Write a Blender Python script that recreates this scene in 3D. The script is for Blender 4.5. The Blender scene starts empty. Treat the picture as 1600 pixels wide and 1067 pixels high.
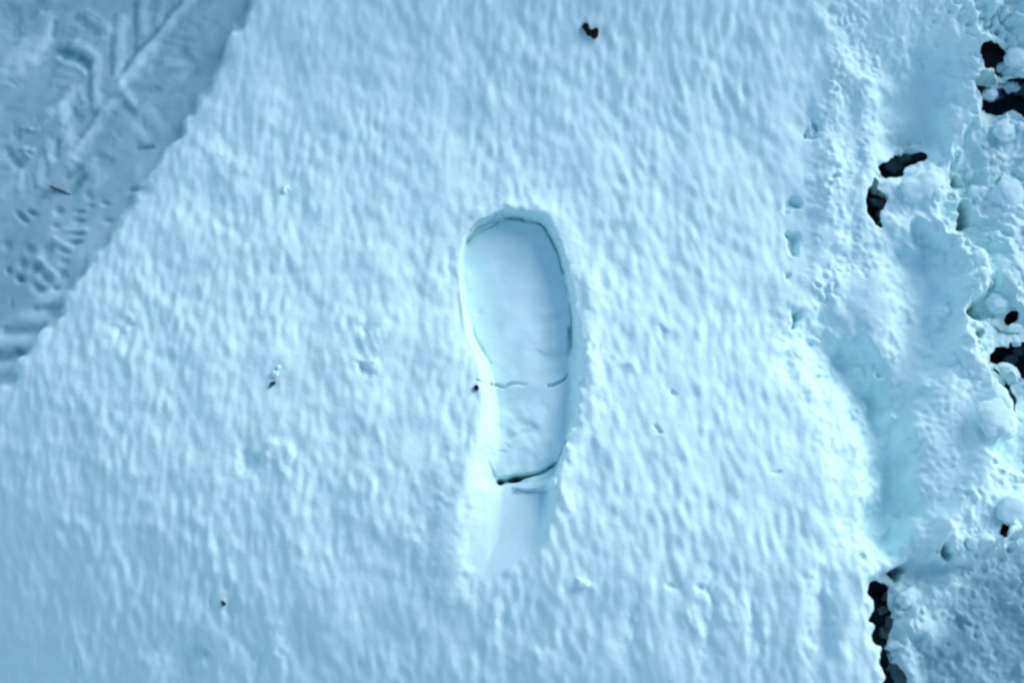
import bpy, math, random
import numpy as np
from mathutils import Vector

# ---------------------------------------------------------------- camera
C = bpy.context.scene
TILT = math.radians(10.0)
DIST = 1.50
LENS = 57.2
cam_d = bpy.data.cameras.new('camera'); cam_d.lens = LENS; cam_d.sensor_width = 36.0
cam_d.clip_start = 0.05; cam_d.clip_end = 500.0
cam = bpy.data.objects.new('camera', cam_d); C.collection.objects.link(cam)
cam.location = (0.0, -DIST*math.sin(TILT), DIST*math.cos(TILT))
cam.rotation_euler = (TILT, 0, 0)
C.camera = cam
cam_d.dof.use_dof = True; cam_d.dof.focus_distance = 1.50; cam_d.dof.aperture_fstop = 2.0

# ---------------------------------------------------------------- light
SUN_EL, SUN_AZ = 25.0, 36.0          # azimuth measured from +x (right of the picture) towards +y (top)
w = bpy.data.worlds.new('World'); C.world = w; w.use_nodes = True
nt = w.node_tree; bg = nt.nodes['Background']
sky = nt.nodes.new('ShaderNodeTexSky'); sky.sky_type = 'NISHITA'; sky.sun_disc = False
sky.sun_elevation = math.radians(SUN_EL)
sky.sun_rotation = math.radians(90.0 - SUN_AZ)
sky.air_density = 1.3; sky.dust_density = 0.3; sky.ozone_density = 3.2
nt.links.new(sky.outputs[0], bg.inputs[0]); bg.inputs[1].default_value = 0.10
sl = bpy.data.lights.new('sun', 'SUN'); sl.energy = 1.35; sl.angle = math.radians(44.0); sl.color = (1.0, 0.99, 0.975)
so = bpy.data.objects.new('sun', sl); C.collection.objects.link(so)
sd = Vector((math.cos(math.radians(SUN_AZ))*math.cos(math.radians(SUN_EL)),
             math.sin(math.radians(SUN_AZ))*math.cos(math.radians(SUN_EL)), math.sin(math.radians(SUN_EL))))
so.rotation_euler = sd.to_track_quat('Z', 'Y').to_euler()
so.location = (1.5, 0.5, 1.5)
C.view_settings.view_transform = 'Standard'; C.view_settings.look = 'None'
C.view_settings.gamma = 1.0; C.view_settings.use_curve_mapping = False
C.view_settings.exposure = 0.98
try:
    C.cycles.use_denoising = True
    C.cycles.pixel_filter_type = 'BLACKMAN_HARRIS'; C.cycles.filter_width = 2.7
    C.cycles.max_bounces = 8; C.cycles.diffuse_bounces = 5
except Exception:
    pass

rnd = random.Random(11)
rng = np.random.default_rng(5)
K = 36.0/LENS/1600.0                  # picture plane units per photo pixel at distance 1
cT, sT = math.cos(TILT), math.sin(TILT)

def P(px, py, z=0.0):
    """plan position on the level z that is seen at photo pixel px, py"""
    dx, dy, dz = (px-800)*K, -(py-533.5)*K, -1.0
    wx, wy, wz = dx, dy*cT - dz*sT, dy*sT + dz*cT
    t = (z - cam.location.z)/wz
    return wx*t, cam.location.y + wy*t

def toUV(X, Y, Z=0.0):
    rx, ry, rz = X, Y - cam.location.y, Z - cam.location.z
    cy = ry*cT + rz*sT
    cz = -ry*sT + rz*cT
    cz = np.minimum(cz, -0.15)
    return 800 + rx/(-cz)/K, 533.5 - cy/(-cz)/K

# ---------------------------------------------------------------- noise tiles
NT, TS = 2048, 0.00075                # tile size and texel (m)
_k = np.fft.fftfreq(NT, d=TS)
_KX, _KY = np.meshgrid(_k, _k[:NT//2+1], indexing='ij')
def make_tile(sx, sy, theta=0.0, seed=0, band=2.2):
    """anisotropic band-passed noise, sx across and sy along (m), turned by theta"""
    r = np.random.default_rng(seed)
    F = np.fft.rfft2(r.standard_normal((NT, NT)))
    c, s = math.cos(theta), math.sin(theta)
    a, b = _KX*c + _KY*s, -_KX*s + _KY*c
    q = (2*math.pi)**2*0.5
    G = np.exp(-q*((a*sx)**2 + (b*sy)**2)) - (np.exp(-q*((a*sx*band)**2 + (b*sy*band)**2)) if band else 0)
    T = np.fft.irfft2(F*G, s=(NT, NT))
    return (T/T.std()).astype(np.float32)
def samp(T, X, Y, sc=1.0, ox=0.0, oy=0.0):
    x = (X*sc + ox)/TS; y = (Y*sc + oy)/TS
    xi = np.floor(x).astype(np.int64); yi = np.floor(y).astype(np.int64)
    fx = (x-xi).astype(np.float32); fy = (y-yi).astype(np.float32)
    x0, x1, y0, y1 = xi % NT, (xi+1) % NT, yi % NT, (yi+1) % NT
    return (T[x0, y0]*(1-fx) + T[x1, y0]*fx)*(1-fy) + (T[x0, y1]*(1-fx) + T[x1, y1]*fx)*fy
def ss(a, b, x):
    t = np.clip((x-a)/(b-a), 0, 1); return t*t*(3-2*t)

T_rip1 = make_tile(0.0025, 0.0052, math.radians(0), 1, 2.4)
T_rip2 = make_tile(0.0026, 0.0056, math.radians(11), 2, 2.4)
T_iso = make_tile(0.0032, 0.0032, 0, 3, 2.5)
T_fine = make_tile(0.0011, 0.0011, 0, 4, 2.5)
T_mid = make_tile(0.013, 0.016, 0, 6, 2.5)
T_low = make_tile(0.05, 0.05, 0, 7, None)

# ---------------------------------------------------------------- the ground grid
def axis(a, b, step, far):
    n = int(round((b-a)/step)); core = list(a + (b-a)*np.arange(n+1)/n)
    lo, hi, st = [], [], step
    x0, x1 = core[0], core[-1]
    while x1 < far:
        st = min(st*1.07, 8.0); x0 -= st; x1 += st; lo.append(x0); hi.append(x1)
    return np.array(lo[::-1] + core + hi)
STEP = 0.00105
cx0, cx1 = P(-30, 0)[0], P(1630, 0)[0]
cy0, cy1 = P(800, 1100)[1], P(800, -30)[1]
xs, ys = axis(cx0, cx1, STEP, 25.0), axis(cy0, cy1, STEP, 25.0)
X, Y = np.meshgrid(xs, ys, indexing='ij')
U, V = toUV(X, Y)
sp = np.maximum(np.gradient(xs)[:, None], np.gradient(ys)[None, :])
fade = np.clip(1.6 - sp/0.004, 0, 1)                 # fine relief fades where the grid coarsens
# plan coordinates with a ragged warp so that every outline is uneven
wa = samp(T_iso, X, Y, 0.55, .31, .12); wb = samp(T_iso, X, Y, 0.55, .77, .51)
wc = samp(T_iso, X, Y, 1.5, .1, .9); wd = samp(T_iso, X, Y, 1.5, .5, .3)
UW = U + (wa*4.0 + wc*1.5)*fade; VW = V + (wb*4.0 + wd*1.5)*fade

def win(x0, y0, x1, y1, pad=0):
    pad += 60; x0 -= pad; y0 -= pad; x1 += pad; y1 += pad
    q = [P(a, b) for a in (x0, x1) for b in (y0, y1)]
    i0 = max(0, np.searchsorted(xs, min(p[0] for p in q))-1); i1 = min(len(xs), np.searchsorted(xs, max(p[0] for p in q))+1)
    j0 = max(0, np.searchsorted(ys, min(p[1] for p in q))-1); j1 = min(len(ys), np.searchsorted(ys, max(p[1] for p in q))+1)
    return slice(i0, i1), slice(j0, j1)
def seg_dist(pts, u, v, closed=False):
    best = np.full(u.shape, 1e9); side = np.zeros(u.shape); par = np.zeros(u.shape)
    n = len(pts); m = n if closed else n-1
    for k in range(m):
        ax, ay = pts[k]; bx, by = pts[(k+1) % n]
        dx, dy = bx-ax, by-ay; L = dx*dx + dy*dy + 1e-9
        t = np.clip(((u-ax)*dx + (v-ay)*dy)/L, 0, 1)
        d = np.hypot(u-ax-t*dx, v-ay-t*dy)
        upd = d < best
        cr = dx*(v-ay) - dy*(u-ax)
        best = np.where(upd, d, best); side = np.where(upd, np.sign(cr), side); par = np.where(upd, (k+t)/m, par)
    return best, side, par
def inside(pts, u, v):
    r = np.zeros(u.shape, bool); n = len(pts)
    for k in range(n):
        ax, ay = pts[k]; bx, by = pts[(k+1) % n]
        if ay == by: continue
        c = ((ay > v) != (by > v)) & (u < (bx-ax)*(v-ay)/(by-ay) + ax)
        r ^= c
    return r
def smooth_pts(pts, closed=True, n=5):
    out = []; m = len(pts)
    rngk = range(m) if closed else range(m-1)
    for k in rngk:
        g = (lambda i: pts[i % m]) if closed else (lambda i: pts[max(0, min(m-1, i))])
        p0, p1, p2, p3 = g(k-1), g(k), g(k+1), g(k+2)
        for a in range(n):
            t = a/n
            out.append(tuple(0.5*(2*p1[i] + (p2[i]-p0[i])*t + (2*p0[i]-5*p1[i]+4*p2[i]-p3[i])*t*t + (-p0[i]+3*p1[i]-3*p2[i]+p3[i])*t**3) for i in (0, 1)))
    if not closed: out.append(pts[-1])
    return out
def poly_sdf(pts, pad, warp=True, smooth=True):
    """window and signed distance (px, positive inside) of an outline"""
    if smooth: pts = smooth_pts(pts)
    a = [p[0] for p in pts]; b = [p[1] for p in pts]
    s = win(min(a), min(b), max(a), max(b), pad)
    u, v = (UW[s], VW[s]) if warp else (U[s], V[s])
    d, _, _ = seg_dist(pts, u, v, True)
    return s, np.where(inside(pts, u, v), d, -d)

MM = 0.001
# ---- the soft lie of the fresh snow: it bulges, so that its flanks turn from the light
cu = np.array([-60, 100, 300, 500, 700, 900, 1150, 1350, 1500, 1660.])
cv = np.array([-40, 80, 200, 400, 600, 800, 930, 1010, 1110.])
SL = np.array([ # rise of the snow towards the light (positive = lies turned away from it), x 100
 [12, 12, 16, 22, 22, 22, 20, 18, 22, 30],
 [10, 10, 10, 12, 11, 10,  9, 12, 16, 26],
 [ 8,  8,  4,  5,  4,  2, -1,  2, 10, 20],
 [ 8,  4,  0, -2, -4, -6,-11, -6,  4, 14],
 [16,  9,  2, -1, -3, -6,-10, -8,  2, 10],
 [29, 22, 13,  7,  1, -2, -5, -3,  0,  6],
 [28, 23, 17, 13, 10,  7,  4,  3,  6, 10],
 [31, 27, 22, 19, 17, 14, 11,  8, 10, 12],
 [33, 30, 27, 25, 23, 21, 17, 13, 14, 15]], float)/100
def fit_dome(X, Y):
    c_, s_ = math.cos(math.radians(SUN_AZ)), math.sin(math.radians(SUN_AZ))
    ex = [(i, j) for i in range(6) for j in range(6) if 1 <= i+j <= 5]
    A_, rhs = [], []
    for iu, u_ in enumerate(cu):
        for iv, v_ in enumerate(cv):
            x_, y_ = P(u_, v_); x_ /= .5; y_ /= .4
            hx = np.array([i*x_**(i-1)*y_**j/.5 if i else 0 for i, j in ex]); hy = np.array([j*x_**i*y_**(j-1)/.4 if j else 0 for i, j in ex])
            A_.append(c_*hx + s_*hy); rhs.append(SL[iv, iu])
            A_.append((-s_*hx + c_*hy)*0.25); rhs.append(0)
    cf = np.linalg.lstsq(np.array(A_), np.array(rhs), rcond=None)[0]
    # beyond the picture the surface runs on level
    soft = lambda q, m: m*np.tanh(q/m*1.0) if False else np.clip(q, -m, m)
    x_ = soft(X, .56)/.5; y_ = soft(Y, .45)/.4
    h = sum(k_*x_**i*y_**j for k_, (i, j) in zip(cf, ex))
    return h
dome = 1.8*fit_dome(X, Y)
U, V = toUV(X, Y, dome)
# smooth to z=0 in the middle; far away it settles
dome = dome*1.0

UW = U + (wa*4.0 + wc*1.5)*fade; VW = V + (wb*4.0 + wd*1.5)*fade
# ---- ripples of the drifted snow
wgt = ss(-0.6, 0.6, samp(T_low, X, Y) + (U-700)/900.0 + (V-500)/900.0)
rip = samp(T_rip1, X, Y)*(1-wgt) + samp(T_rip2, X, Y)*wgt
rip = rip/np.sqrt((1-wgt)**2 + wgt**2)
rip = rip*np.clip(0.95 + 0.14*samp(T_low, X, Y, 1.6, .7, .1) + 0.16*samp(T_mid, X, Y, 1.0, .33, .44), 0.6, 1.35)
H = dome.copy()
rip_h = (rip*0.43 + samp(T_iso, X, Y, 0.75, .4, .2)*0.30 + samp(T_mid, X, Y)*1.25)*MM*fade
ripw = np.ones_like(X)
low = samp(T_low, X, Y, 0.5, .3, .3)*4*MM*np.clip(1.5-sp/0.05, 0, 1)
H += low*0.5
dirt_tone = np.zeros_like(X)          # 0 clean dry snow .. 1 wet trodden slush; tread relief also shifts it
reg = np.zeros(X.shape, np.int8) # which object a face belongs to
B0 = H.copy()

# ---- right hand side: broken, trodden snow
R_EDGE = [(1330, -900), (1300, -200), (1262, 0), (1275, 60), (1262, 130), (1272, 200), (1248, 260), (1240, 330), (1236, 400), (1242, 490),
          (1228, 550), (1285, 590), (1330, 650), (1352, 740), (1366, 830), (1362, 900), (1368, 960), (1376, 1010), (1386, 1067), (1400, 1300), (1500, 2600)]
d, sd_, _ = seg_dist(R_EDGE, UW, VW)
dr = -d*sd_                        # positive to the right of the edge
right = ss(-4, 60, dr)
H -= right*5*MM
reg[dr > 0] = 3
ripw *= 1 - 0.8*ss(-20, 60, dr)
def blob(cx, cy, rx, ry, rot, amp, p=1.0, warp=True):
    R = max(rx, ry)*2.6
    s = win(cx-R, cy-R, cx+R, cy+R)
    u, v = (UW[s]-cx, VW[s]-cy) if warp else (U[s]+wa[s]-cx, V[s]+wb[s]-cy)
    c, sn = math.cos(math.radians(rot)), math.sin(math.radians(rot))
    a, b = (u*c + v*sn)/rx, (-u*sn + v*c)/ry
    H[s] += amp*MM*np.exp(-(a*a + b*b)**p)
def stroke(pts, wdt, amp, soft=1.0, warp=True, tone_add=0.0, taper=0.0):
    q = smooth_pts(pts, False) if len(pts) > 2 else pts
    a = [p[0] for p in q]; b = [p[1] for p in q]
    s = win(min(a), min(b), max(a), max(b), wdt*3)
    u, v = (UW[s], VW[s]) if warp else (U[s] + wa[s]*.8 + wc[s]*.4, V[s] + wb[s]*.8 + wd[s]*.4)
    dd, _, par = seg_dist(q, u, v)
    f = np.exp(-(dd/wdt)**(2*soft))
    if taper: f = f*(1-taper*par)
    H[s] += amp*MM*f
    if tone_add: dirt_tone[s] = np.clip(dirt_tone[s] + tone_add*f, 0, 1)
wd_ = wd
def lower(pts, depth, edge, warp=True, dirt_v=None, smooth=True):
    """push the inside of an outline down to depth (mm) with a wall edge px wide"""
    s, sdv = poly_sdf(pts, 30, warp, smooth)
    t = ss(-edge*0.5, edge*0.5, sdv)
    H[s] = H[s]*(1-t) + np.minimum(H[s], B0[s] + depth*MM)*t
    if dirt_v is not None: dirt_tone[s] = dirt_tone[s]*(1-t) + dirt_v*t
def plateau(pts, h, edge, keep=1.0, warp=True, dirt_v=None):
    s, sdv = poly_sdf(pts, 60, warp)
    t = ss(-edge*0.5, edge*0.5, sdv)
    H[s] += h*MM*t
    if dirt_v is not None: dirt_tone[s] = dirt_tone[s]*(1-t) + dirt_v*t

# low trodden ground along the right border
plateau([(1540, -300), (1545, 60), (1540, 150), (1500, 230), (1470, 330), (1530, 380), (1552, 420), (1548, 450), (1526, 465), (1518, 505), (1548, 560), (1572, 600), (1598, 660), (1625, 740), (2600, 900), (2600, -300)], -20, 18, dirt_v=0.12)
# trampled slush, lower right
plateau([(1374, 905), (1400, 885), (1440, 876), (1500, 874), (1560, 862), (1600, 842), (1700, 800), (2600, 1000), (2600, 2000), (1480, 2000), (1392, 1110), (1380, 1010), (1370, 950)], -26, 44, dirt_v=0.25)
plateau([(1492, 965), (1535, 915), (1610, 895), (2600, 1050), (2600, 2000), (1500, 2000), (1446, 1100), (1462, 1020)], -5, 44, dirt_v=0.62)
# upper basin
blob(1430, 170, 60, 90, 10, -30, 1.3)
blob(1470, 90, 40, 60, 0, -7)
blob(1300, 60, 35, 30, 0, -6)
blob(1345, 230, 30, 110, 0, 6)
blob(1300, 300, 36, 50, 0, 6)
blob(1265, 200, 20, 50, 0, -4)
blob(1545, 60, 14, 60, -14, 8)
blob(1460, 290, 60, 36, 20, 4)
blob(1330, 480, 60, 60, 0, -6)
blob(1432, 212, 44, 26, -15, -12)
blob(1300, 300, 1, 1, 0, 0)
for q_, w_, a_ in [([(1288, 240), (1300, 320), (1292, 400), (1300, 440)], 24, 8), ([(1352, 130), (1372, 215), (1345, 300), (1352, 370)], 22, 8), ([(1290, 40), (1312, 110), (1300, 170)], 22, 6),
                   ([(1400, 300), (1450, 285), (1490, 300)], 26, 7), ([(1400, 352), (1470, 352), (1530, 390), (1530, 430)], 16, 7), ([(1528, 500), (1560, 580), (1585, 640)], 18, 6),
                   ([(1548, 690), (1530, 760), (1470, 840)], 26, 6), ([(1535, 190), (1560, 230), (1550, 290)], 22, 8), ([(1590, 330), (1575, 400), (1592, 440)], 20, 8), ([(1490, 180), (1500, 230)], 16, 7)]:
    stroke(q_, w_, a_, 1.1)
# old shoe print beside the fresh one
stroke([(1290, 545), (1335, 610), (1365, 700), (1382, 770), (1384, 822)], 58, -27, 1.1)
stroke([(1335, 560), (1375, 620), (1400, 700), (1408, 770), (1388, 830)], 30, -20, 1.2)
stroke([(1440, 410), (1452, 460), (1440, 540), (1400, 620)], 44, -26, 1.1)
stroke([(1318, 640), (1340, 720), (1345, 800), (1350, 900)], 20, 5)
stroke([(1385, 832), (1408, 800), (1420, 770)], 7, 5, 1.0)
stroke([(1500, 375), (1530, 410), (1515, 460), (1520, 540), (1560, 640)], 22, 7)
stroke([(1560, 700), (1520, 780), (1440, 850), (1390, 890)], 26, 5)
stroke([(1600, 800), (1540, 880), (1470, 930), (1440, 980)], 20, 15, 1.2)
stroke([(1430, 930), (1420, 1000), (1440, 1080)], 20, 10, 1.2)
blob(1560, 650, 34, 34, 0, 8, 1.5)
blob(1470, 820, 30, 26, 0, 5)

# cauliflower lumps of the broken snow
def lump(cx, cy, r, hgt):
    s = win(cx-r, cy-r, cx+r, cy+r, 6)
    u, v = UW[s]-cx, VW[s]-cy
    q = 1 - (u*u + v*v)/(r*r)
    H[s] += hgt*MM*np.sqrt(np.clip(q, 0, 1))*ss(0, 0.25, q)
calm = sum(np.exp(-(((U-a_)/b_)**2 + ((V-c_)/d_)**2)) for a_, b_, c_, d_ in [(1380, 85, 690, 220), (1430, 70, 170, 110), (1435, 70, 470, 120), (1345, 40, 800, 100), (1550, 60, 680, 90)])
calm = np.minimum(calm*1.15, .9)
roughness = ss(6, 50, dr)*(1 - 0.55*ss(850, 900, V)*ss(1440, 1480, U))*np.clip(1-calm, 0.08, 1)*(0.46 + 0.54*ss(1470, 1530, U + 60*ss(600, 860, V)*0))
def billow(sc, ox, oy):
    k_ = 0.0016/sc**0.7
    q_ = samp(T_iso, X + wc*k_, Y + wd*k_, sc, ox, oy)
    return 0.8 - np.minimum(np.abs(q_), 2.2)
bil = -(billow(0.2, .2, .3)*6.0 + billow(0.45, .5, .8)*0.9) + samp(T_iso, X, Y, .9, .35, .6)*0.12 + samp(T_iso, X + wa*.002, Y + wb*.002, .3, .9, .65)*3.0
H += (bil + samp(T_mid, X, Y, .8, .11, .7)*2.0)*MM*roughness*fade

# holes down to the bare ground
VOIDS = [
 [(1383, 268), (1396, 240), (1412, 226), (1448, 232), (1452, 240), (1426, 247), (1408, 262), (1394, 276)],
 [(1360, 300), (1366, 282), (1374, 298), (1388, 322), (1378, 342), (1366, 340), (1358, 320)],
 [(1504, 268), (1512, 270), (1511, 284), (1503, 284)],
 [(1511, 310), (1522, 306), (1527, 325), (1520, 343), (1510, 336)],
 [(1531, 118), (1545, 114), (1556, 130), (1580, 118), (1640, 108), (1640, 156), (1600, 156), (1580, 164), (1556, 154), (1544, 148)],
 [(1542, 70), (1566, 58), (1584, 74), (1582, 108), (1562, 110), (1544, 94)],
 [(1528, 474), (1540, 466), (1546, 478), (1540, 490), (1530, 488)],
 [(1533, 518), (1540, 520), (1541, 530), (1534, 531)],
 [(1562, 542), (1580, 530), (1640, 534), (1640, 580), (1590, 578), (1570, 570)],
 [(1556, 566), (1572, 572), (1590, 590), (1602, 640), (1594, 630), (1578, 596), (1562, 584)],
 [(1594, 478), (1604, 476), (1604, 490), (1597, 490)],
 [(1370, 940), (1374, 922), (1386, 906), (1402, 922), (1392, 950), (1400, 975), (1396, 996), (1404, 1020), (1416, 1067), (1424, 1160), (1398, 1160), (1386, 1060), (1376, 1000), (1370, 965)],
 [(1400, 888), (1412, 880), (1424, 892), (1412, 904), (1400, 902)],
 [(1474, 850), (1484, 848), (1492, 860), (1484, 866), (1477, 859)],
 [(1582, 796), (1600, 784), (1602, 788), (1586, 800), (1572, 816), (1568, 838), (1562, 834), (1566, 812)],
 [(1261, 208), (1268, 206), (1270, 214), (1262, 216)],
 [(1234, 318), (1246, 315), (1246, 328), (1237, 329)],
 [(1232, 374), (1240, 366), (1246, 378), (1242, 396), (1234, 394)],
 [(1234, 424), (1240, 425), (1239, 433), (1234, 432)],
 [(1240, 488), (1250, 484), (1252, 496), (1243, 503)],
 [(1288, 584), (1304, 568), (1308, 571), (1294, 586)],
 [(1303, 282), (1312, 284), (1310, 294), (1304, 292)],
 [(1220, 544), (1228, 544), (1236, 556), (1228, 554)],
 [(1274, 198), (1280, 196), (1281, 206), (1275, 206)],
]
SHALLOW = {2: -38, 3: -44, 6: -40, 7: -36, 12: -44, 13: -38, 15: -16, 16: -15, 17: -16, 18: -9, 19: -18, 20: -9, 21: -10, 22: -7, 23: -14}
VOIDSD = np.full(X.shape, -1e3)
for k, v_ in enumerate(VOIDS):
    dep = SHALLOW.get(k)
    if dep is None:
        lower(v_, -34, 5)
        s, sdv = poly_sdf(v_, 30); VOIDSD[s] = np.maximum(VOIDSD[s], sdv)
    else:
        s, sdv = poly_sdf(v_, 30); t = ss(-6, 7, sdv)
        H[s] += dep*MM*t*0.8

# ---- left: the trodden path below the edge of the fresh snow
L_EDGE = [(900, -900), (470, -160), (392, 0), (366, 55), (340, 110), (290, 190), (248, 245), (214, 300), (165, 366), (112, 440), (84, 492), (42, 540), (4, 596), (-90, 735), (-900, 2000)]
d, sd_, _ = seg_dist(L_EDGE, U + wa*3.4*fade + wc*.5*fade, V + wb*3.4*fade + wd*.5*fade)
dl = d*sd_                       # positive on the path side
if dl[np.searchsorted(xs, P(60, 60)[0]), np.searchsorted(ys, P(60, 60)[1])] < 0: dl = -dl
H -= 3.5*MM*np.exp(-np.maximum(-dl, 0)/20.0)
t_l = ss(-10, 11, dl)
ripw *= 1 - ss(-8, 6, dl)*0.88
path_level = np.interp(V, [-50, 600], [-30, -30])*MM
ref = B0 - 13*MM
H = H*(1-t_l) + ref*t_l
reg[dl > 2] = 1
dirt_tone = np.maximum(dirt_tone, t_l*0.60)
B = lambda pts, wd, amp, soft=1.0: stroke(pts, wd*1.25, amp*0.62, 1.25, warp=False, tone_add=-0.09*amp)  # raised marks get a lighter tone, grooves a darker one, by height
# herringbone tread of one boot
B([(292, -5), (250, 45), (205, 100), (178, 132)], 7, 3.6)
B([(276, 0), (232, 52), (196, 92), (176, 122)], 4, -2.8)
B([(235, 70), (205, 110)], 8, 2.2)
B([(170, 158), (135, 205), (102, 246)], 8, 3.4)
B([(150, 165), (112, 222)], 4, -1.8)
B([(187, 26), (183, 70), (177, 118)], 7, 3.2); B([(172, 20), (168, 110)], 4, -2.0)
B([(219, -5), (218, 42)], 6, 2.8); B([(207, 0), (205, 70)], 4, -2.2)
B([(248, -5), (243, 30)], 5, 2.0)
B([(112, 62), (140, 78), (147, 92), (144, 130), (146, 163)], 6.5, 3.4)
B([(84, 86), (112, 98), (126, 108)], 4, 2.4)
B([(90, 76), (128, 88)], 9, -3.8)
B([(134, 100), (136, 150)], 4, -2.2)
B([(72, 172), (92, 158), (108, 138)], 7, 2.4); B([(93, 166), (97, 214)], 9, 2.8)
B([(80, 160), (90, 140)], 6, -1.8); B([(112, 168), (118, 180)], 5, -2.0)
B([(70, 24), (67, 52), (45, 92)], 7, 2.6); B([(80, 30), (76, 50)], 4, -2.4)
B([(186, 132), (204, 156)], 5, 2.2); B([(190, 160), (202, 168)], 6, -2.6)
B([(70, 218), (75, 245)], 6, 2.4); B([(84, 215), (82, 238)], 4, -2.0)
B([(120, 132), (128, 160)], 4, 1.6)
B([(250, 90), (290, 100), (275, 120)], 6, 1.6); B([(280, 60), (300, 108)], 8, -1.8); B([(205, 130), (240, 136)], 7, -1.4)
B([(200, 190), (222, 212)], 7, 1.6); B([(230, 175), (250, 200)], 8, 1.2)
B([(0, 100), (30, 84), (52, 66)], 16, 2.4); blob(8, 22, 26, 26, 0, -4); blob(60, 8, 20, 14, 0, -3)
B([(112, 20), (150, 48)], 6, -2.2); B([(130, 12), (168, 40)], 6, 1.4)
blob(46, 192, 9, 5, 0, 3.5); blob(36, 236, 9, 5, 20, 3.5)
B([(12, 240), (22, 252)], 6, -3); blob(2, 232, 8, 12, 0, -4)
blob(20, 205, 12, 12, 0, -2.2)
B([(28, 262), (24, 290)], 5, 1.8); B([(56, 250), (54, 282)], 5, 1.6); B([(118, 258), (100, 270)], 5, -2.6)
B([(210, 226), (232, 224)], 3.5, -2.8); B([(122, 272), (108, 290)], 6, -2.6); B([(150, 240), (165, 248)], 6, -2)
# block tread of another boot
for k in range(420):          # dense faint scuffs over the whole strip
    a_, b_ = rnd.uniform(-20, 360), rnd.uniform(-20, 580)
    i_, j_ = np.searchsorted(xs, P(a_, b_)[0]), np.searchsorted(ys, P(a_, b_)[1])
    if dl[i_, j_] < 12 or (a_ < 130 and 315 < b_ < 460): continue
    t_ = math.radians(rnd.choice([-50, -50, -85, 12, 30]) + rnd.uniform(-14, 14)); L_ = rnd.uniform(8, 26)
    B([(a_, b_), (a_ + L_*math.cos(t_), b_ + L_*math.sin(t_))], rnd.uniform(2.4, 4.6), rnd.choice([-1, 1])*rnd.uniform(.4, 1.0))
def pit(x, y, a, b, rot, dep):
    stroke([(x, y), (x+1, y)], max(a, b)*.9, 0.001, tone_add=0.035*dep)  # tone darkened over the pit in proportion to its depth
    blob(x, y, a, b, rot, -dep*.9, 1.4, False)
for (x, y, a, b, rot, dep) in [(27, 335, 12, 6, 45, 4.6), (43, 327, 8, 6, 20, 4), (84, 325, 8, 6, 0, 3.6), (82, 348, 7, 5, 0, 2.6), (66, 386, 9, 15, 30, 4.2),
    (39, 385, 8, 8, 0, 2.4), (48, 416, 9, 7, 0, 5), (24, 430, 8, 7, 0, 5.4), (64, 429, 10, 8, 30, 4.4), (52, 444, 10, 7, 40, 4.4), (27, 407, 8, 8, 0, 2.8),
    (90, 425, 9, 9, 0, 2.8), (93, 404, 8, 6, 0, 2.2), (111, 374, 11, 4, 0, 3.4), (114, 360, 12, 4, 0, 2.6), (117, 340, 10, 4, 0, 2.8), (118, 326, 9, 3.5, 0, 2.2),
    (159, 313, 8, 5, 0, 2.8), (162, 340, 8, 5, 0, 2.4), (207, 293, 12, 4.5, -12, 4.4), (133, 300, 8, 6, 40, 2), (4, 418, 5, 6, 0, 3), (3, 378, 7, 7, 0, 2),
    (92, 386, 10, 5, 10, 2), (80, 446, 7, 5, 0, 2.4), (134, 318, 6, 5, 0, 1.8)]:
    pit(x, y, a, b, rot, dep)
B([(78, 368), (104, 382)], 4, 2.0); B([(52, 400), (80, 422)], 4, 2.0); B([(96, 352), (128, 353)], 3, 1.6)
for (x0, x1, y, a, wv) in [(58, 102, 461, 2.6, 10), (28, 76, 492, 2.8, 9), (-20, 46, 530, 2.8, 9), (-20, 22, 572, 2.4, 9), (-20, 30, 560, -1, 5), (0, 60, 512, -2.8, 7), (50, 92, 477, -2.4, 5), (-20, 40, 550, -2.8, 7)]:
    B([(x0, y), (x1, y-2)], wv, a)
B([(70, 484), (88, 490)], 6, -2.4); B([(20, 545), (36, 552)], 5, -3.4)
reg[(dl > 2) & (U > 10) & (V < 290) & (((U-160)/150)**2 + ((V-120)/180)**2 < 1)] = 4
reg[(dl > 2) & (((U-75)/85)**2 + ((V-385)/82)**2 < 1)] = 5

# ---- the fresh shoe print
rim = [(722, 388), (737, 358), (768, 339), (806, 330), (846, 340), (870, 364), (884, 405), (896, 450), (906, 500), (912, 560), (910, 620), (902, 664), (884, 684), (882, 705), (868, 740), (864, 790), (852, 835),
       (835, 870), (800, 905), (765, 925), (735, 915), (716, 880), (718, 820), (726, 765), (734, 720), (746, 680), (750, 640), (750, 600), (744, 560), (730, 520), (722, 470), (720, 425)]
sole = [(728, 388), (747, 358), (776, 344), (810, 340), (844, 352), (866, 385), (880, 430), (889, 480), (893, 530), (889, 570), (886, 620), (885, 665), (882, 695), (872, 725), (862, 745),
        (830, 752), (800, 754), (782, 748), (764, 725), (757, 690), (758, 655), (760, 620), (766, 600), (764, 572), (748, 532), (732, 490), (726, 440)]
s, d_rim = poly_sdf(rim, 80, False)
U2, V2 = toUV(X, Y, dome - 0.024)       # where the sunken floor shows
u, v = U2[s] + wa[s]*0.9, V2[s] + wb[s]*0.9
sp_pts = smooth_pts(sole)
d_, _, _ = seg_dist(sp_pts, u, v, True); d_sole = np.where(inside(sp_pts, u, v), d_, -d_)
d_rim = d_rim + (wa[s]*2.2 + wc[s]*1.6)*ss(860, 880, U[s])
ins = ss(-3, 2, d_rim)
ripw[s] *= 1 - 0.95*ss(-9, 5, d_rim - 12*ss(740, 800, V[s]) - 8*ss(860, 910, V[s]))
ripw[s] *= 1 - 0.8*np.exp(-(((U[s]-708)/32)**2 + ((V[s]-840)/105)**2)**1.5)
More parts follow.
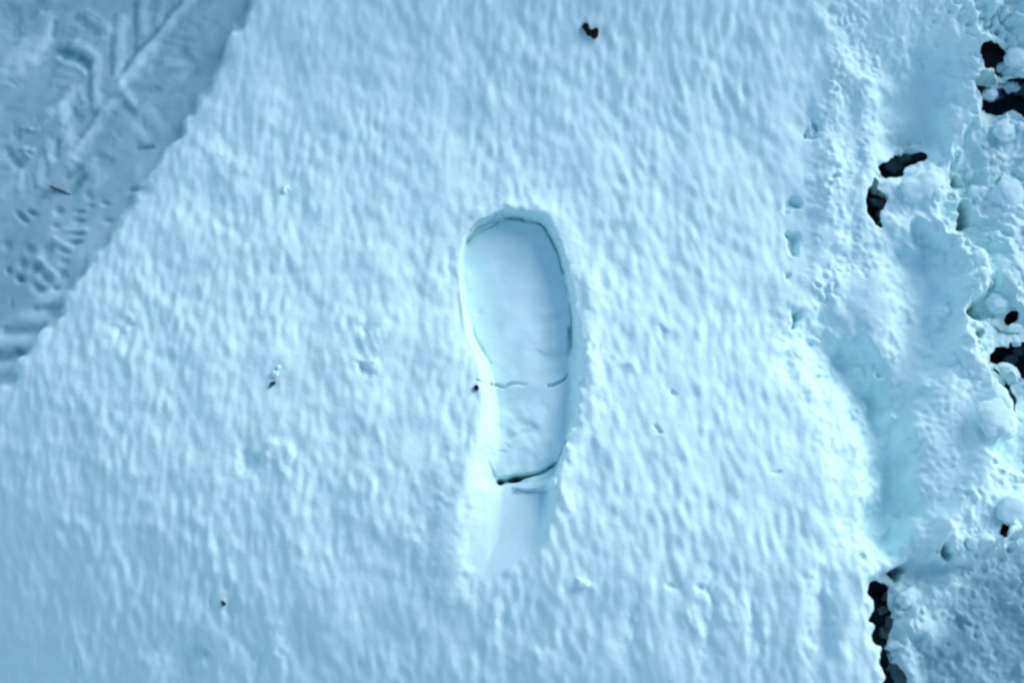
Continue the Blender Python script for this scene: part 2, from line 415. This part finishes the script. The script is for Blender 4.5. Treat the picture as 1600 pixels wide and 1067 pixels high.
# slight pushed-up rim
H[s] += 2.2*MM*np.exp(-((d_rim+16)/15.0)**2)*(1-ss(730, 800, V[s]))*ss(780, 860, U[s])*np.clip(ripw[s]+.3, 0, 1)
# on the left the surface dips gently towards the print
H[s] -= 4.0*MM*np.exp(-np.maximum(-d_rim, 0)/20.0)*(1-ss(770, 830, U[s]))*ss(370, 410, V[s])*(1-ss(700, 760, V[s]))
# wall: falls from rim to the sole floor
frac = np.clip(d_rim/np.maximum(d_rim - d_sole, 1e-3), 0, 1)
frac = np.where(d_sole > 0, 1.0, np.where(d_rim < 0, 0.0, frac))
depth = np.interp(V[s], [330, 400, 600, 740, 775, 820, 880, 925], [23, 26, 26, 25, 18, 13, 8, 3])*MM
heel = ss(745, 765, V[s])                        # below the heel the floor climbs back out
prof_top = ss(0, 1, frac)**0.9
leftness = ss(815, 775, u)*ss(372, 420, v)
prof_left = ss(0, 1, np.clip((d_rim+1)/np.interp(v, [400, 480, 600, 740], [4.5, 5.5, 26, 46]), 0, 1))
prof_top = prof_top*(1-leftness) + prof_left*leftness
prof_heel = np.clip((d_rim + 6)/np.interp(U[s], [760, 845], [88, 22]), 0, 1); prof_heel = ss(0, 1, prof_heel)
prof = prof_top*(1-heel) + prof_heel*heel
floor_shape = (0.045*(u-810)*0.0006*1.0)          # the floor leans a little
H[s] -= prof*depth
fl = ss(-1, 3, d_sole)

# floor relief: gentle crown, worn tread bands
crown = 1.6*MM*np.exp(-((u-800)/60.0)**2)
H[s] += fl*crown
bands = 0.5*MM*np.sin((v + 0.15*u)/4.6)*ss(20, 60, np.abs(v-640))*(v < 745)
H[s] += fl*bands*np.exp(-((u-868)/30.0)**2)*1.5
# smooth faint mottling on the pressed floor
H[s] += fl*(samp(T_mid, X[s], Y[s], 1.4, .2, .6)*(0.7+0.5*ss(590, 620, v)) + samp(T_iso, X[s], Y[s], 0.8, .6, .1)*0.2*(1+ss(590, 620, v)))*MM
reg[s][(d_sole > -1) & (v < 602)] = 6
reg[s][(d_sole > -1) & (v >= 602)] = 7
reg[s][(d_rim > 0) & (d_sole <= -1)] = 8
reg[s][(d_rim > 0) & (d_sole <= -1) & (v > 750)] = 9
qo = smooth_pts([(1330, 560), (1362, 620), (1388, 700), (1396, 775), (1386, 822)], False)
so_ = win(1290, 380, 1480, 850); do_, _, _ = seg_dist(qo, UW[so_], VW[so_])
ro_ = reg[so_]; ro_[(do_ < 40) & (ro_ == 3)] = 10; reg[so_] = ro_
def crack(pts, wv, dep, taper=0.0):
    q = smooth_pts(pts, False, 6) if len(pts) > 2 else pts
    a = [p[0] for p in q]; b = [p[1] for p in q]
    sw = win(min(a), min(b), max(a), max(b), wv*4+6)
    dd, _, par = seg_dist(q, U2[sw] + wa[sw]*1.2, V2[sw] + wb[sw]*1.2 + wd[sw]*.3)
    w_ = wv*(1-taper*par)
    H[sw] -= dep*MM*np.exp(-(dd/w_)**3)*(1-taper*par*0.7)*np.clip(1 + samp(T_iso, X[sw], Y[sw], .6, .1, .1)*.45, .15, 1.4)
crack([(728, 384), (742, 368), (765, 354), (790, 346), (806, 344)], 1.5, 2.5)
crack([(788, 345), (806, 344), (816, 345)], 2.2, 5)
crack([(816, 345), (842, 353), (856, 368), (870, 392), (882, 425)], 1.8, 4)
crack([(882, 425), (890, 470), (893, 520)], 1.8, 3)
crack([(889, 515), (890, 535), (886, 552)], 3.4, 7)
crack([(762, 604), (776, 602), (788, 605), (800, 602), (824, 599)], 1.5, 3)
crack([(767, 600), (763, 614), (759, 628)], 1.7, 2)
crack([(735, 492), (748, 532), (768, 568)], 1.6, 1.2)
crack([(748, 600), (760, 606)], 1.3, 1.5)
crack([(856, 602), (868, 600), (880, 594), (884, 588)], 1.7, 4.5)
plateau_h = [(802, 760), (826, 750), (862, 738), (866, 764), (838, 764), (812, 767)]
sp_, sd2 = poly_sdf(plateau_h, 20, False); H[sp_] += 5*MM*ss(-2, 3, sd2)
crack([(784, 752), (800, 749), (822, 742), (846, 735), (868, 724)], 4.2, 30, 0.55)
crack([(784, 753), (796, 750), (808, 747)], 5.0, 62)
crack([(800, 766), (815, 770), (840, 768)], 1.8, 3); crack([(840, 768), (862, 768)], 2.4, 5)
crack([(762, 702), (778, 706), (790, 707)], 1.3, .8)
blob(770, 690, 12, 20, 0, -1.2); blob(812, 722, 18, 9, 10, 1.3); blob(850, 712, 8, 14, 20, 1.2); blob(795, 690, 8, 16, -30, -1.0)
blob(786, 646, 16, 12, 0, 2.0, 1.4); blob(830, 650, 24, 18, 0, 2.2, 1.6); blob(822, 672, 26, 6, 12, -1.6); blob(800, 700, 20, 14, 0, 1.0)
blob(858, 690, 16, 30, 10, -1.4); blob(832, 705, 16, 16, 0, 1.6); blob(800, 672, 12, 7, 0, -1.0); blob(845, 735, 22, 7, -15, 1.2); blob(780, 735, 14, 8, 0, -1)
blob(740, 480, 10, 6, 30, -1.6); blob(835, 520, 14, 8, 0, 1.0); blob(846, 545, 20, 5, 0, -1.0)
blob(864, 500, 16, 40, 0, -1.8)
stroke([(738, 700), (718, 770), (704, 850), (706, 925)], 28, 6.0, 1.1, taper=.25)
stroke([(700, 790), (668, 850)], 22, 2.5)
stroke([(905, 500), (925, 545), (925, 590)], 14, 3.0)
stroke([(878, 700), (886, 730), (878, 790)], 13, 3.2)
blob(706, 560, 22, 70, 0, 1.6); blob(700, 450, 22, 60, 0, 1.4)
stroke([(745, 338), (800, 322), (850, 332)], 10, 1.8)
blob(700, 425, 10, 26, 0, -3)

# ---- scattered dimples and mounds in the fresh snow
for (x, y, a, b, rot, am) in [(574, 515, 7, 12, 20, -4), (592, 520, 12, 16, 0, 3), (562, 578, 9, 9, 0, -5), (582, 565, 14, 14, 0, 4), (392, 722, 14, 18, 0, -6), (425, 708, 22, 16, 0, 3.4), (446, 730, 10, 26, 0, 2.2),
    (285, 1030, 30, 34, 30, -9), (310, 1015, 18, 24, 40, -6), (345, 1025, 26, 20, -35, 3), (430, 1010, 14, 30, 0, 4), (400, 1030, 10, 26, 10, -4), (335, 945, 6, 14, 0, -3), (356, 955, 6, 14, 0, -3),
    (340, 250, 26, 26, 0, 4), (186, 512, 12, 12, 0, -4), (200, 500, 8, 8, 0, 2), (928, 480, 16, 40, 0, 2.5), (935, 555, 12, 18, 0, -3.4), (970, 570, 26, 14, 0, 2.6), (1030, 520, 10, 12, 0, -3),
    (1055, 614, 4, 5, 0, -4), (1028, 669, 6, 5, 0, -3.6), (1216, 738, 6, 4, 0, -3), (1058, 912, 6, 6, 0, -3.6), (1096, 918, 6, 6, 0, -3.6), (912, 915, 10, 6, 20, 3),
    (1286, 930, 12, 60, 0, -4), (1280, 1010, 14, 40, 0, -4), (1250, 960, 22, 90, 0, 3.2), (1320, 1000, 22, 70, 0, 2.6), (1110, 940, 8, 70, 0, -2.4), (1080, 960, 10, 60, 0, 2.2), (1180, 990, 8, 60, 0, -2.2), (1150, 950, 10, 50, 0, 2),
    (1105, 1010, 10, 40, 0, -2), (985, 980, 8, 50, 0, -2), (1340, 760, 14, 60, 0, 3), (1250, 700, 24, 40, 0, -3), (442, 298, 4, 5, 0, 2), (447, 300, 3, 6, 0, 2),
    (770, 960, 14, 20, 0, 3), (840, 1030, 24, 18, -30, 3.4), (800, 1045, 18, 12, -40, -3), (640, 850, 20, 20, 0, 2)]:
    blob(x, y, a, b, rot, am)

lumpy = samp(T_iso, X, Y, 0.7, .15, .85)*np.clip(np.where(reg == 3, 1.0, 0.0), 0, 1)
H += rip_h*ripw + lumpy*0.12*MM*fade + samp(T_fine, X, Y)*0.045*MM*fade*(0.5+0.5*ripw)
# crisp granular slush
sl_ = ss(0.15, 0.7, dirt_tone)*(dr > 0)
H += sl_*(samp(T_iso, X, Y, .7, .9, .2)*0.35 + samp(T_fine, X, Y, .6, .2, .2)*0.12)*MM*fade
dirt_tone = np.clip(dirt_tone + (samp(T_mid, X, Y, 1.0, .6, .4)*0.05 + samp(T_iso, X, Y, 1, .2, .3)*0.03)*ss(0.02, .2, dirt_tone), 0, 1)

# ---------------------------------------------------------------- materials
def new_mat(name):
    m = bpy.data.materials.new(name); m.use_nodes = True
    return m, m.node_tree.nodes, m.node_tree.links, m.node_tree.nodes['Principled BSDF']
def snow_material():
    m, n, l, b = new_mat('snow')
    at = n.new('ShaderNodeAttribute'); at.attribute_name = 'trodden'
    nz = n.new('ShaderNodeTexNoise'); nz.inputs['Scale'].default_value = 900; nz.inputs['Detail'].default_value = 3
    tc = n.new('ShaderNodeNewGeometry'); l.new(tc.outputs['Position'], nz.inputs['Vector'])
    mx = n.new('ShaderNodeMix'); mx.data_type = 'RGBA'
    mx.inputs['A'].default_value = (0.67, 0.895, 0.89, 1); mx.inputs['B'].default_value = (0.11, 0.30, 0.36, 1)
    l.new(at.outputs['Fac'], mx.inputs['Factor'])
    n2 = n.new('ShaderNodeTexNoise'); n2.inputs['Scale'].default_value = 45; n2.inputs['Detail'].default_value = 4
    l.new(tc.outputs['Position'], n2.inputs['Vector'])
    mr = n.new('ShaderNodeMapRange'); mr.inputs['From Min'].default_value = .3; mr.inputs['From Max'].default_value = .7
    mr.inputs['To Min'].default_value = .95; mr.inputs['To Max'].default_value = 1.03
    l.new(n2.outputs['Fac'], mr.inputs['Value'])
    mu = n.new('ShaderNodeMix'); mu.data_type = 'RGBA'; mu.blend_type = 'MULTIPLY'; mu.inputs['Factor'].default_value = 1
    l.new(mx.outputs['Result'], mu.inputs['A']); l.new(mr.outputs['Result'], mu.inputs['B'])
    l.new(mu.outputs['Result'], b.inputs['Base Color'])
    b.inputs['Roughness'].default_value = 0.95; b.inputs['Specular IOR Level'].default_value = 0.06
    bp = n.new('ShaderNodeBump'); bp.inputs['Strength'].default_value = 0.25; bp.inputs['Distance'].default_value = 0.0006
    l.new(nz.outputs['Fac'], bp.inputs['Height']); l.new(bp.outputs['Normal'], b.inputs['Normal'])
    return m
SNOW = snow_material()
def soil_material(name, c1, c2, scale=60, rough=0.8):
    m, n, l, b = new_mat(name)
    nz = n.new('ShaderNodeTexNoise'); nz.inputs['Scale'].default_value = scale; nz.inputs['Detail'].default_value = 6
    g = n.new('ShaderNodeNewGeometry'); l.new(g.outputs['Position'], nz.inputs['Vector'])
    cr = n.new('ShaderNodeValToRGB'); cr.color_ramp.elements[0].color = c1; cr.color_ramp.elements[1].color = c2
    cr.color_ramp.elements[0].position = .35; cr.color_ramp.elements[1].position = .7
    l.new(nz.outputs['Fac'], cr.inputs['Fac']); l.new(cr.outputs['Color'], b.inputs['Base Color'])
    b.inputs['Roughness'].default_value = rough; b.inputs['Specular IOR Level'].default_value = .1
    bp = n.new('ShaderNodeBump'); bp.inputs['Strength'].default_value = .6; bp.inputs['Distance'].default_value = .002
    l.new(nz.outputs['Fac'], bp.inputs['Height']); l.new(bp.outputs['Normal'], b.inputs['Normal'])
    return m
SOIL = soil_material('wet_soil', (.010, .028, .038, 1), (.04, .085, .11, 1))
CRUMB = soil_material('dark_debris', (.0008, .002, .003, 1), (.004, .008, .010, 1), 400, .7)
TWIG = soil_material('twig_bark', (.02, .05, .065, 1), (.06, .11, .13, 1), 300, .8)

# ---------------------------------------------------------------- meshes from the grid
# the snow overhangs the holes: their walls lean back under the surface
vgx = np.gradient(VOIDSD, xs, axis=0); vgy = np.gradient(VOIDSD, ys, axis=1)
gl = np.hypot(vgx, vgy) + 1e-6
near = (VOIDSD > -12)
und = np.where(near, ss(-3, 3, VOIDSD)*0.012, 0)
XX = X - vgx/gl*und; YY = Y - vgy/gl*und
POS = np.stack([XX, YY, H], -1)
NRM = np.cross(np.gradient(POS, axis=0), np.gradient(POS, axis=1)); NRM /= np.linalg.norm(NRM, axis=-1, keepdims=True) + 1e-12
nx, ny = X.shape
freg = reg[:-1, :-1].copy()
freg[(VOIDSD[:-1, :-1] > 1.6) & (VOIDSD[1:, 1:] > 1.6)] = -1      # open holes: the bare ground shows below
def grid_object(name, code, parent=None, **props):
    fi, fj = np.nonzero(freg == code)
    if len(fi) == 0: return None
    idx = np.stack([fi*ny+fj, (fi+1)*ny+fj, (fi+1)*ny+fj+1, fi*ny+fj+1], 1)
    used, inv = np.unique(idx, return_inverse=True); inv = inv.reshape(-1, 4)
    ux, uy = used//ny, used % ny
    co = POS[ux, uy].astype(np.float32)
    me = bpy.data.meshes.new(name)
    me.vertices.add(len(used)); me.vertices.foreach_set('co', co.ravel())
    me.loops.add(len(inv)*4); me.loops.foreach_set('vertex_index', inv.ravel().astype(np.int32))
    me.polygons.add(len(inv)); me.polygons.foreach_set('loop_start', np.arange(0, len(inv)*4, 4, dtype=np.int32))
    me.update(calc_edges=True)
    me.polygons.foreach_set('use_smooth', np.ones(len(inv), bool))
    at = me.attributes.new('trodden', 'FLOAT', 'POINT'); at.data.foreach_set('value', dirt_tone[ux, uy].astype(np.float32))
    me.normals_split_custom_set_from_vertices(NRM[ux, uy].astype(np.float32))
    me.materials.append(SNOW)
    o = bpy.data.objects.new(name, me); C.collection.objects.link(o)
    if parent: o.parent = parent
    for k_, v_ in props.items(): o[k_] = v_
    return o
def empty(name, px, py, z=0.0, **props):
    o = bpy.data.objects.new(name, None); C.collection.objects.link(o)
    o.empty_display_size = .02
    for k_, v_ in props.items(): o[k_] = v_
    return o
grid_object('fresh_snow', 0, kind='structure')
grid_object('trodden_path', 1, kind='structure')
grid_object('broken_snow', 3, kind='structure')
grid_object('tread_print', 4, label='faint herringbone boot tread pressed in the grey trodden snow, upper left', category='boot print')
grid_object('tread_print', 5, label='boot tread of small square pits in the grey trodden snow beside the twig', category='boot print')
grid_object('old_footprint', 10, label='broad soft hollow of an older footprint, right of the fresh shoe print', category='footprint')
fp = empty('footprint', 810, 600, label='single smooth shoe print sunk in the fresh rippled snow', category='footprint')
grid_object('sole_print', 6, fp); grid_object('heel_print', 7, fp); grid_object('print_wall', 8, fp); grid_object('heel_drag', 9, fp)

# bare ground below all the snow
def bare_ground():
    n = 160
    gx_ = np.concatenate([-np.geomspace(26, .9, 25), np.linspace(-.8, .8, n), np.geomspace(.9, 26, 25)])
    A, Bv = np.meshgrid(gx_, gx_, indexing='ij')
    ii = np.clip(np.searchsorted(xs, A), 0, len(xs)-1); jj = np.clip(np.searchsorted(ys, Bv), 0, len(ys)-1)
    m = len(gx_)
    Z = B0[ii, jj] - 0.078 + 0.004*samp(T_mid, A, Bv)*(np.abs(A) < 1)*(np.abs(Bv) < 1)
    vs = np.stack([A.ravel(), Bv.ravel(), Z.ravel()], 1)
    fs = [(i*m+j, (i+1)*m+j, (i+1)*m+j+1, i*m+j+1) for i in range(m-1) for j in range(m-1)]
    me = bpy.data.meshes.new('ground'); me.from_pydata(vs.tolist(), [], fs); me.update()
    me.polygons.foreach_set('use_smooth', np.ones(len(fs), bool)); me.materials.append(SOIL)
    o = bpy.data.objects.new('ground', me); C.collection.objects.link(o); o['kind'] = 'structure'
bare_ground()

def height_px(px, py):
    x_, y_ = P(px, py)
    i = min(len(xs)-1, np.searchsorted(xs, x_)); j = min(len(ys)-1, np.searchsorted(ys, y_))
    z = H[i, j]
    for _ in range(3):
        x_, y_ = P(px, py, z)
        i = min(len(xs)-1, np.searchsorted(xs, x_)); j = min(len(ys)-1, np.searchsorted(ys, y_)); z = H[i, j]
    return x_, y_, float(z)

# ---------------------------------------------------------------- loose pieces
import bmesh
from mathutils import noise as mnoise
def rock_mesh(name, mat, seed, sub=3, rough=.25, freq=1.6, trod=0.0):
    bm = bmesh.new(); bmesh.ops.create_icosphere(bm, subdivisions=sub, radius=1.0)
    off = Vector((seed*3.7, seed*1.3, seed*5.1))
    for v in bm.verts:
        n_ = v.co.normalized()
        v.co = n_*(1 + rough*mnoise.noise(n_*freq+off) + rough*.35*mnoise.noise(n_*freq*2.7+off) + rough*.12*mnoise.noise(n_*freq*6+off))
    me = bpy.data.meshes.new(name); bm.to_mesh(me); bm.free()
    me.polygons.foreach_set('use_smooth', np.ones(len(me.polygons), bool))
    at = me.attributes.new('trodden', 'FLOAT', 'POINT'); at.data.foreach_set('value', np.full(len(me.vertices), trod, np.float32))
    me.materials.append(mat); return me
def loose(name, me, px, py, sx, sy, sz, rot=0, sink=.35, **props):
    o = bpy.data.objects.new(name, me); C.collection.objects.link(o)
    x_, y_, z = height_px(px, py)
    o.location = (x_, y_, z + sz*(1-sink*2))
    o.scale = (sx, sy, sz); o.rotation_euler = (rnd.uniform(-.2, .2), rnd.uniform(-.2, .2), math.radians(rot))
    for k_, v_ in props.items(): o[k_] = v_
    return o
snow_ms = [rock_mesh('snow_lump', SNOW, k, 4, .42, 1.1) for k in range(5)]
slush_ms = [rock_mesh('slush_lump', SNOW, 20+k, 3, .55, 1.7, .35) for k in range(3)]
px_ = 0.00059
BIG = [ # px, py, rx, ry, rz(px), rot, label
 (1560, 474, 18, 16, 13, 0, 'round pale snow clump between the dark gaps at the right border'),
 (1440, 292, 30, 24, 10, 10, 'broad flat snow clump just below the curved black gap'),
 (1548, 148, 13, 12, 11, 0, 'rounded snow clump under the black hollow, top right'),
 (1590, 92, 20, 22, 14, 10, 'snow clump sticking up inside the upper right hollow'),
 (1581, 136, 12, 9, 9, 0, 'small grey snow clump in front of the upper right black hollow'),
 (1572, 205, 20, 18, 12, 20, 'blocky bright snow clump below the upper right hollow'),
 (1530, 300, 15, 14, 10, 0, 'snow clump leaning between the two small dark pits'),
 (1580, 300, 26, 32, 14, 0, 'large soft snow clump at the border right of the two small pits'),
 (1590, 800, 28, 30, 12, 0, 'snow clump cut off by the thin black crack at the right'),
 (1560, 655, 30, 30, 11, 0, 'smooth domed snow clump left of the long black gap'),
 (1420, 935, 18, 14, 11, 20, 'pale snow clump right of the black crevice'),
 (1404, 958, 11, 10, 8, 20, 'grey slush clump perched over the black crevice'),
 (1398, 1008, 13, 8, 8, 10, 'low slush clump half bridging the black crevice'),
 (1590, 515, 16, 11, 9, 0, 'flat snow clump above the wide black gap'),
 (1553, 505, 12, 9, 7, 0, 'small snow clump just under the round pale one'),
]
for k, (a, b, rx, ry, rz, rot, lab) in enumerate(BIG):
    ms = slush_ms[k % 3] if 'slush' in lab or 'grey' in lab else snow_ms[k % 5]
    loose('snow_clump', ms, a, b, rx*px_, ry*px_, rz*px_, rot, .52, label=lab, category='snow clump')
n_small = 0
for k in range(700):
    if n_small >= 48: break
    a, b = rnd.uniform(1378, 1615), rnd.uniform(0, 1067)
    if not (a > 1520 or b > 870 or (1490 < a and 230 < b < 340)): continue
    if 560 < b < 780 and a < 1600: continue
    x_, y_, z = height_px(a, b)
    i_, j_ = np.searchsorted(xs, x_), np.searchsorted(ys, y_)
    if VOIDSD[i_, j_] > -3 or (b > 860 and rnd.random() < .95): continue
    n_small += 1
    r = rnd.uniform(2.5, 8)*px_
    low_ = b > 860
    spot = ('around the upper right black hollows' if b < 175 else 'in the lumpy snow below the upper right hollows' if b < 260 else 'beside the two small dark pits, right' if b < 380 else
            'around the round pale clump at the right border' if b < 600 else 'by the thin black crack at the right border')
    loose('snow_crumb', (slush_ms if low_ else snow_ms)[k % 3], a, b, r*rnd.uniform(.8, 1.3), r*rnd.uniform(.8, 1.3), r*.6, rnd.uniform(0, 360), .45,
          label='small slush crumb on the trampled grey snow, lower right' if low_ else 'small snow crumb ' + spot, category='snow crumb', group='slush crumbs, lower right' if low_ else 'snow crumbs ' + spot)
sunk = [(1412, 244, 9), (1396, 258, 8), (1370, 318, 9), (1376, 334, 7), (1566, 90, 12), (1574, 100, 9), (1553, 143, 9), (1596, 135, 12), (1620, 140, 14), (1580, 562, 12), (1592, 548, 9), (1578, 590, 9),
        (1590, 612, 9), (1384, 930, 9), (1380, 952, 8), (1393, 972, 10), (1386, 990, 7), (1396, 1015, 9), (1402, 1040, 10), (1410, 1062, 9), (1516, 322, 7)]
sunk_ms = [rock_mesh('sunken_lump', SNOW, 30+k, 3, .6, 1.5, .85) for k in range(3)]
for k, (a, b, r) in enumerate(sunk):
    r *= rnd.uniform(.7, 1.5)
    o = bpy.data.objects.new('sunken_clump', sunk_ms[k % 3]); C.collection.objects.link(o)
    zz = float(B0[min(len(xs)-1, np.searchsorted(xs, P(a, b)[0])), min(len(ys)-1, np.searchsorted(ys, P(a, b)[1]))]) - rnd.uniform(.066, .074)
    x_, y_ = P(a, b, zz); o.location = (x_, y_, zz); o.scale = (r*px_*rnd.uniform(.9, 1.4), r*px_*rnd.uniform(.9, 1.4), r*px_*.7)
    o.rotation_euler = (0, 0, rnd.uniform(0, 6))
    where = ('the curved black gap under the smooth upper hollow' if b < 262 and a > 1390 and a < 1500 else 'the small upright black gap beside the curved one' if a < 1400 and b < 400 else
             'the upper right black hollow' if b < 110 else 'the wide black hollow at the upper right border' if b < 200 else 'a small dark pit in the broken snow' if b < 400 and a < 1530 else
             'the black gap halfway down the right border' if b < 700 else 'the long black crevice at the bottom')
    o['label'] = 'shadowed slush lump down in ' + where; o['category'] = 'slush lump'; o['group'] = 'slush lumps sunk in ' + where
# small snow grain beside the dark speck
loose('snow_crumb', snow_ms[1], 430, 585, 5*px_, 7*px_, 3.5*px_, -20, .3, label='white snow crumb just above a dark speck left of the print', category='snow crumb')
loose('snow_crumb', snow_ms[2], 435, 574, 3.5*px_, 4*px_, 2.5*px_, 0, .3, label='tiny white snow crumb touching the larger crumb left of the print', category='snow crumb')
loose('snow_crumb', snow_ms[3], 912, 912, 9*px_, 6*px_, 5*px_, 15, .3, label='bright angular snow crumb below the heel of the shoe print', category='snow crumb')
loose('snow_crumb', snow_ms[0], 445, 298, 3.5*px_, 6*px_, 4*px_, 0, .3, label='tiny bright snow crumb alone on ripples, upper left of the print', category='snow crumb')

def prism(name, pts, thick, mat):
    """an irregular thick flake from an outline (px offsets from its centre)"""
    bm = bmesh.new(); q = smooth_pts(pts, True, 3)
    top = [bm.verts.new((p[0]*px_*.86, -p[1]*px_*.86, thick + .0006*rnd.uniform(-1, 1))) for p in q]
    midv = [bm.verts.new((p[0]*px_, -p[1]*px_, thick*.4)) for p in q]
    bot = [bm.verts.new((p[0]*px_*.9, -p[1]*px_*.9, -thick)) for p in q]
    n = len(q)
    bm.faces.new(top); bm.faces.new(bot[::-1])
    for k in range(n):
        bm.faces.new((top[k], midv[k], midv[(k+1) % n], top[(k+1) % n])); bm.faces.new((midv[k], bot[k], bot[(k+1) % n], midv[(k+1) % n]))
    bmesh.ops.recalc_face_normals(bm, faces=bm.faces)
    me = bpy.data.meshes.new(name); bm.to_mesh(me); bm.free(); me.materials.append(mat); return me
def place(name, me, px, py, dz, rot=0, **props):
    o = bpy.data.objects.new(name, me); C.collection.objects.link(o)
    x_, y_, z = height_px(px, py); o.location = (x_, y_, z + dz); o.rotation_euler = (.1, .05, math.radians(rot))
    for k_, v_ in props.items(): o[k_] = v_
    return o
place('dirt_flake', prism('dirt_flake', [(-14, -6), (-8, -12), (-3, -9), (-2, -3), (4, 0), (8, -3), (13, -3), (14, 4), (12, 12), (6, 15), (1, 10), (-5, 9), (-9, 2)], .0022, CRUMB),
      922, 48, .0008, 0, label='largest black curled flake of debris, alone on the snow at the top', category='debris')
place('dirt_speck', prism('dirt_speck', [(-4, 0), (0, -5), (4.5, 0), (1, 5)], .0022, CRUMB), 744, 606, .0012, 0,
      label='tiny black diamond shaped speck on the left rim of the shoe print', category='speck')
place('dirt_speck', prism('dirt_speck', [(-3, -3), (0, -4), (5, -4), (4, 1), (0, 2), (-3, 6), (-5, 6), (-4, 1)], .0018, TWIG), 426, 600, .0010, 0,
      label='dark grey speck below a white snow crumb, left of the print', category='speck')
place('dirt_speck', prism('dirt_speck', [(-3, -4), (3, -2), (4, 3), (-2, 4)], .0015, TWIG), 349, 942, .0006, 0,
      label='faint grey speck sunk in the snow near the lower left', category='speck')
def twig():
    bm = bmesh.new(); rings = []
    path = [(-18, -7, 2.4), (-8, -3.5, 3.0), (2, 0, 2.8), (11, 4, 2.6), (18, 7, 2.0)]
    for k, (a, b, r) in enumerate(path):
        rings.append([bm.verts.new((a*px_ + r*px_*math.cos(t)*-.35, -b*px_ + r*px_*math.cos(t)*.94, r*px_*math.sin(t) + rnd.uniform(-.0002, .0002))) for t in [i*math.pi/4 for i in range(8)]])
    for k in range(len(rings)-1):
        for i in range(8): bm.faces.new((rings[k][i], rings[k][(i+1) % 8], rings[k+1][(i+1) % 8], rings[k+1][i]))
    bm.faces.new(rings[0]); bm.faces.new(rings[-1][::-1]); bmesh.ops.recalc_face_normals(bm, faces=bm.faces)
    me = bpy.data.meshes.new('twig'); bm.to_mesh(me); bm.free(); me.materials.append(TWIG); return me
place('twig', twig(), 95, 299, .0008, 0, label='short dark twig lying in the grey trodden snow, upper left', category='twig')
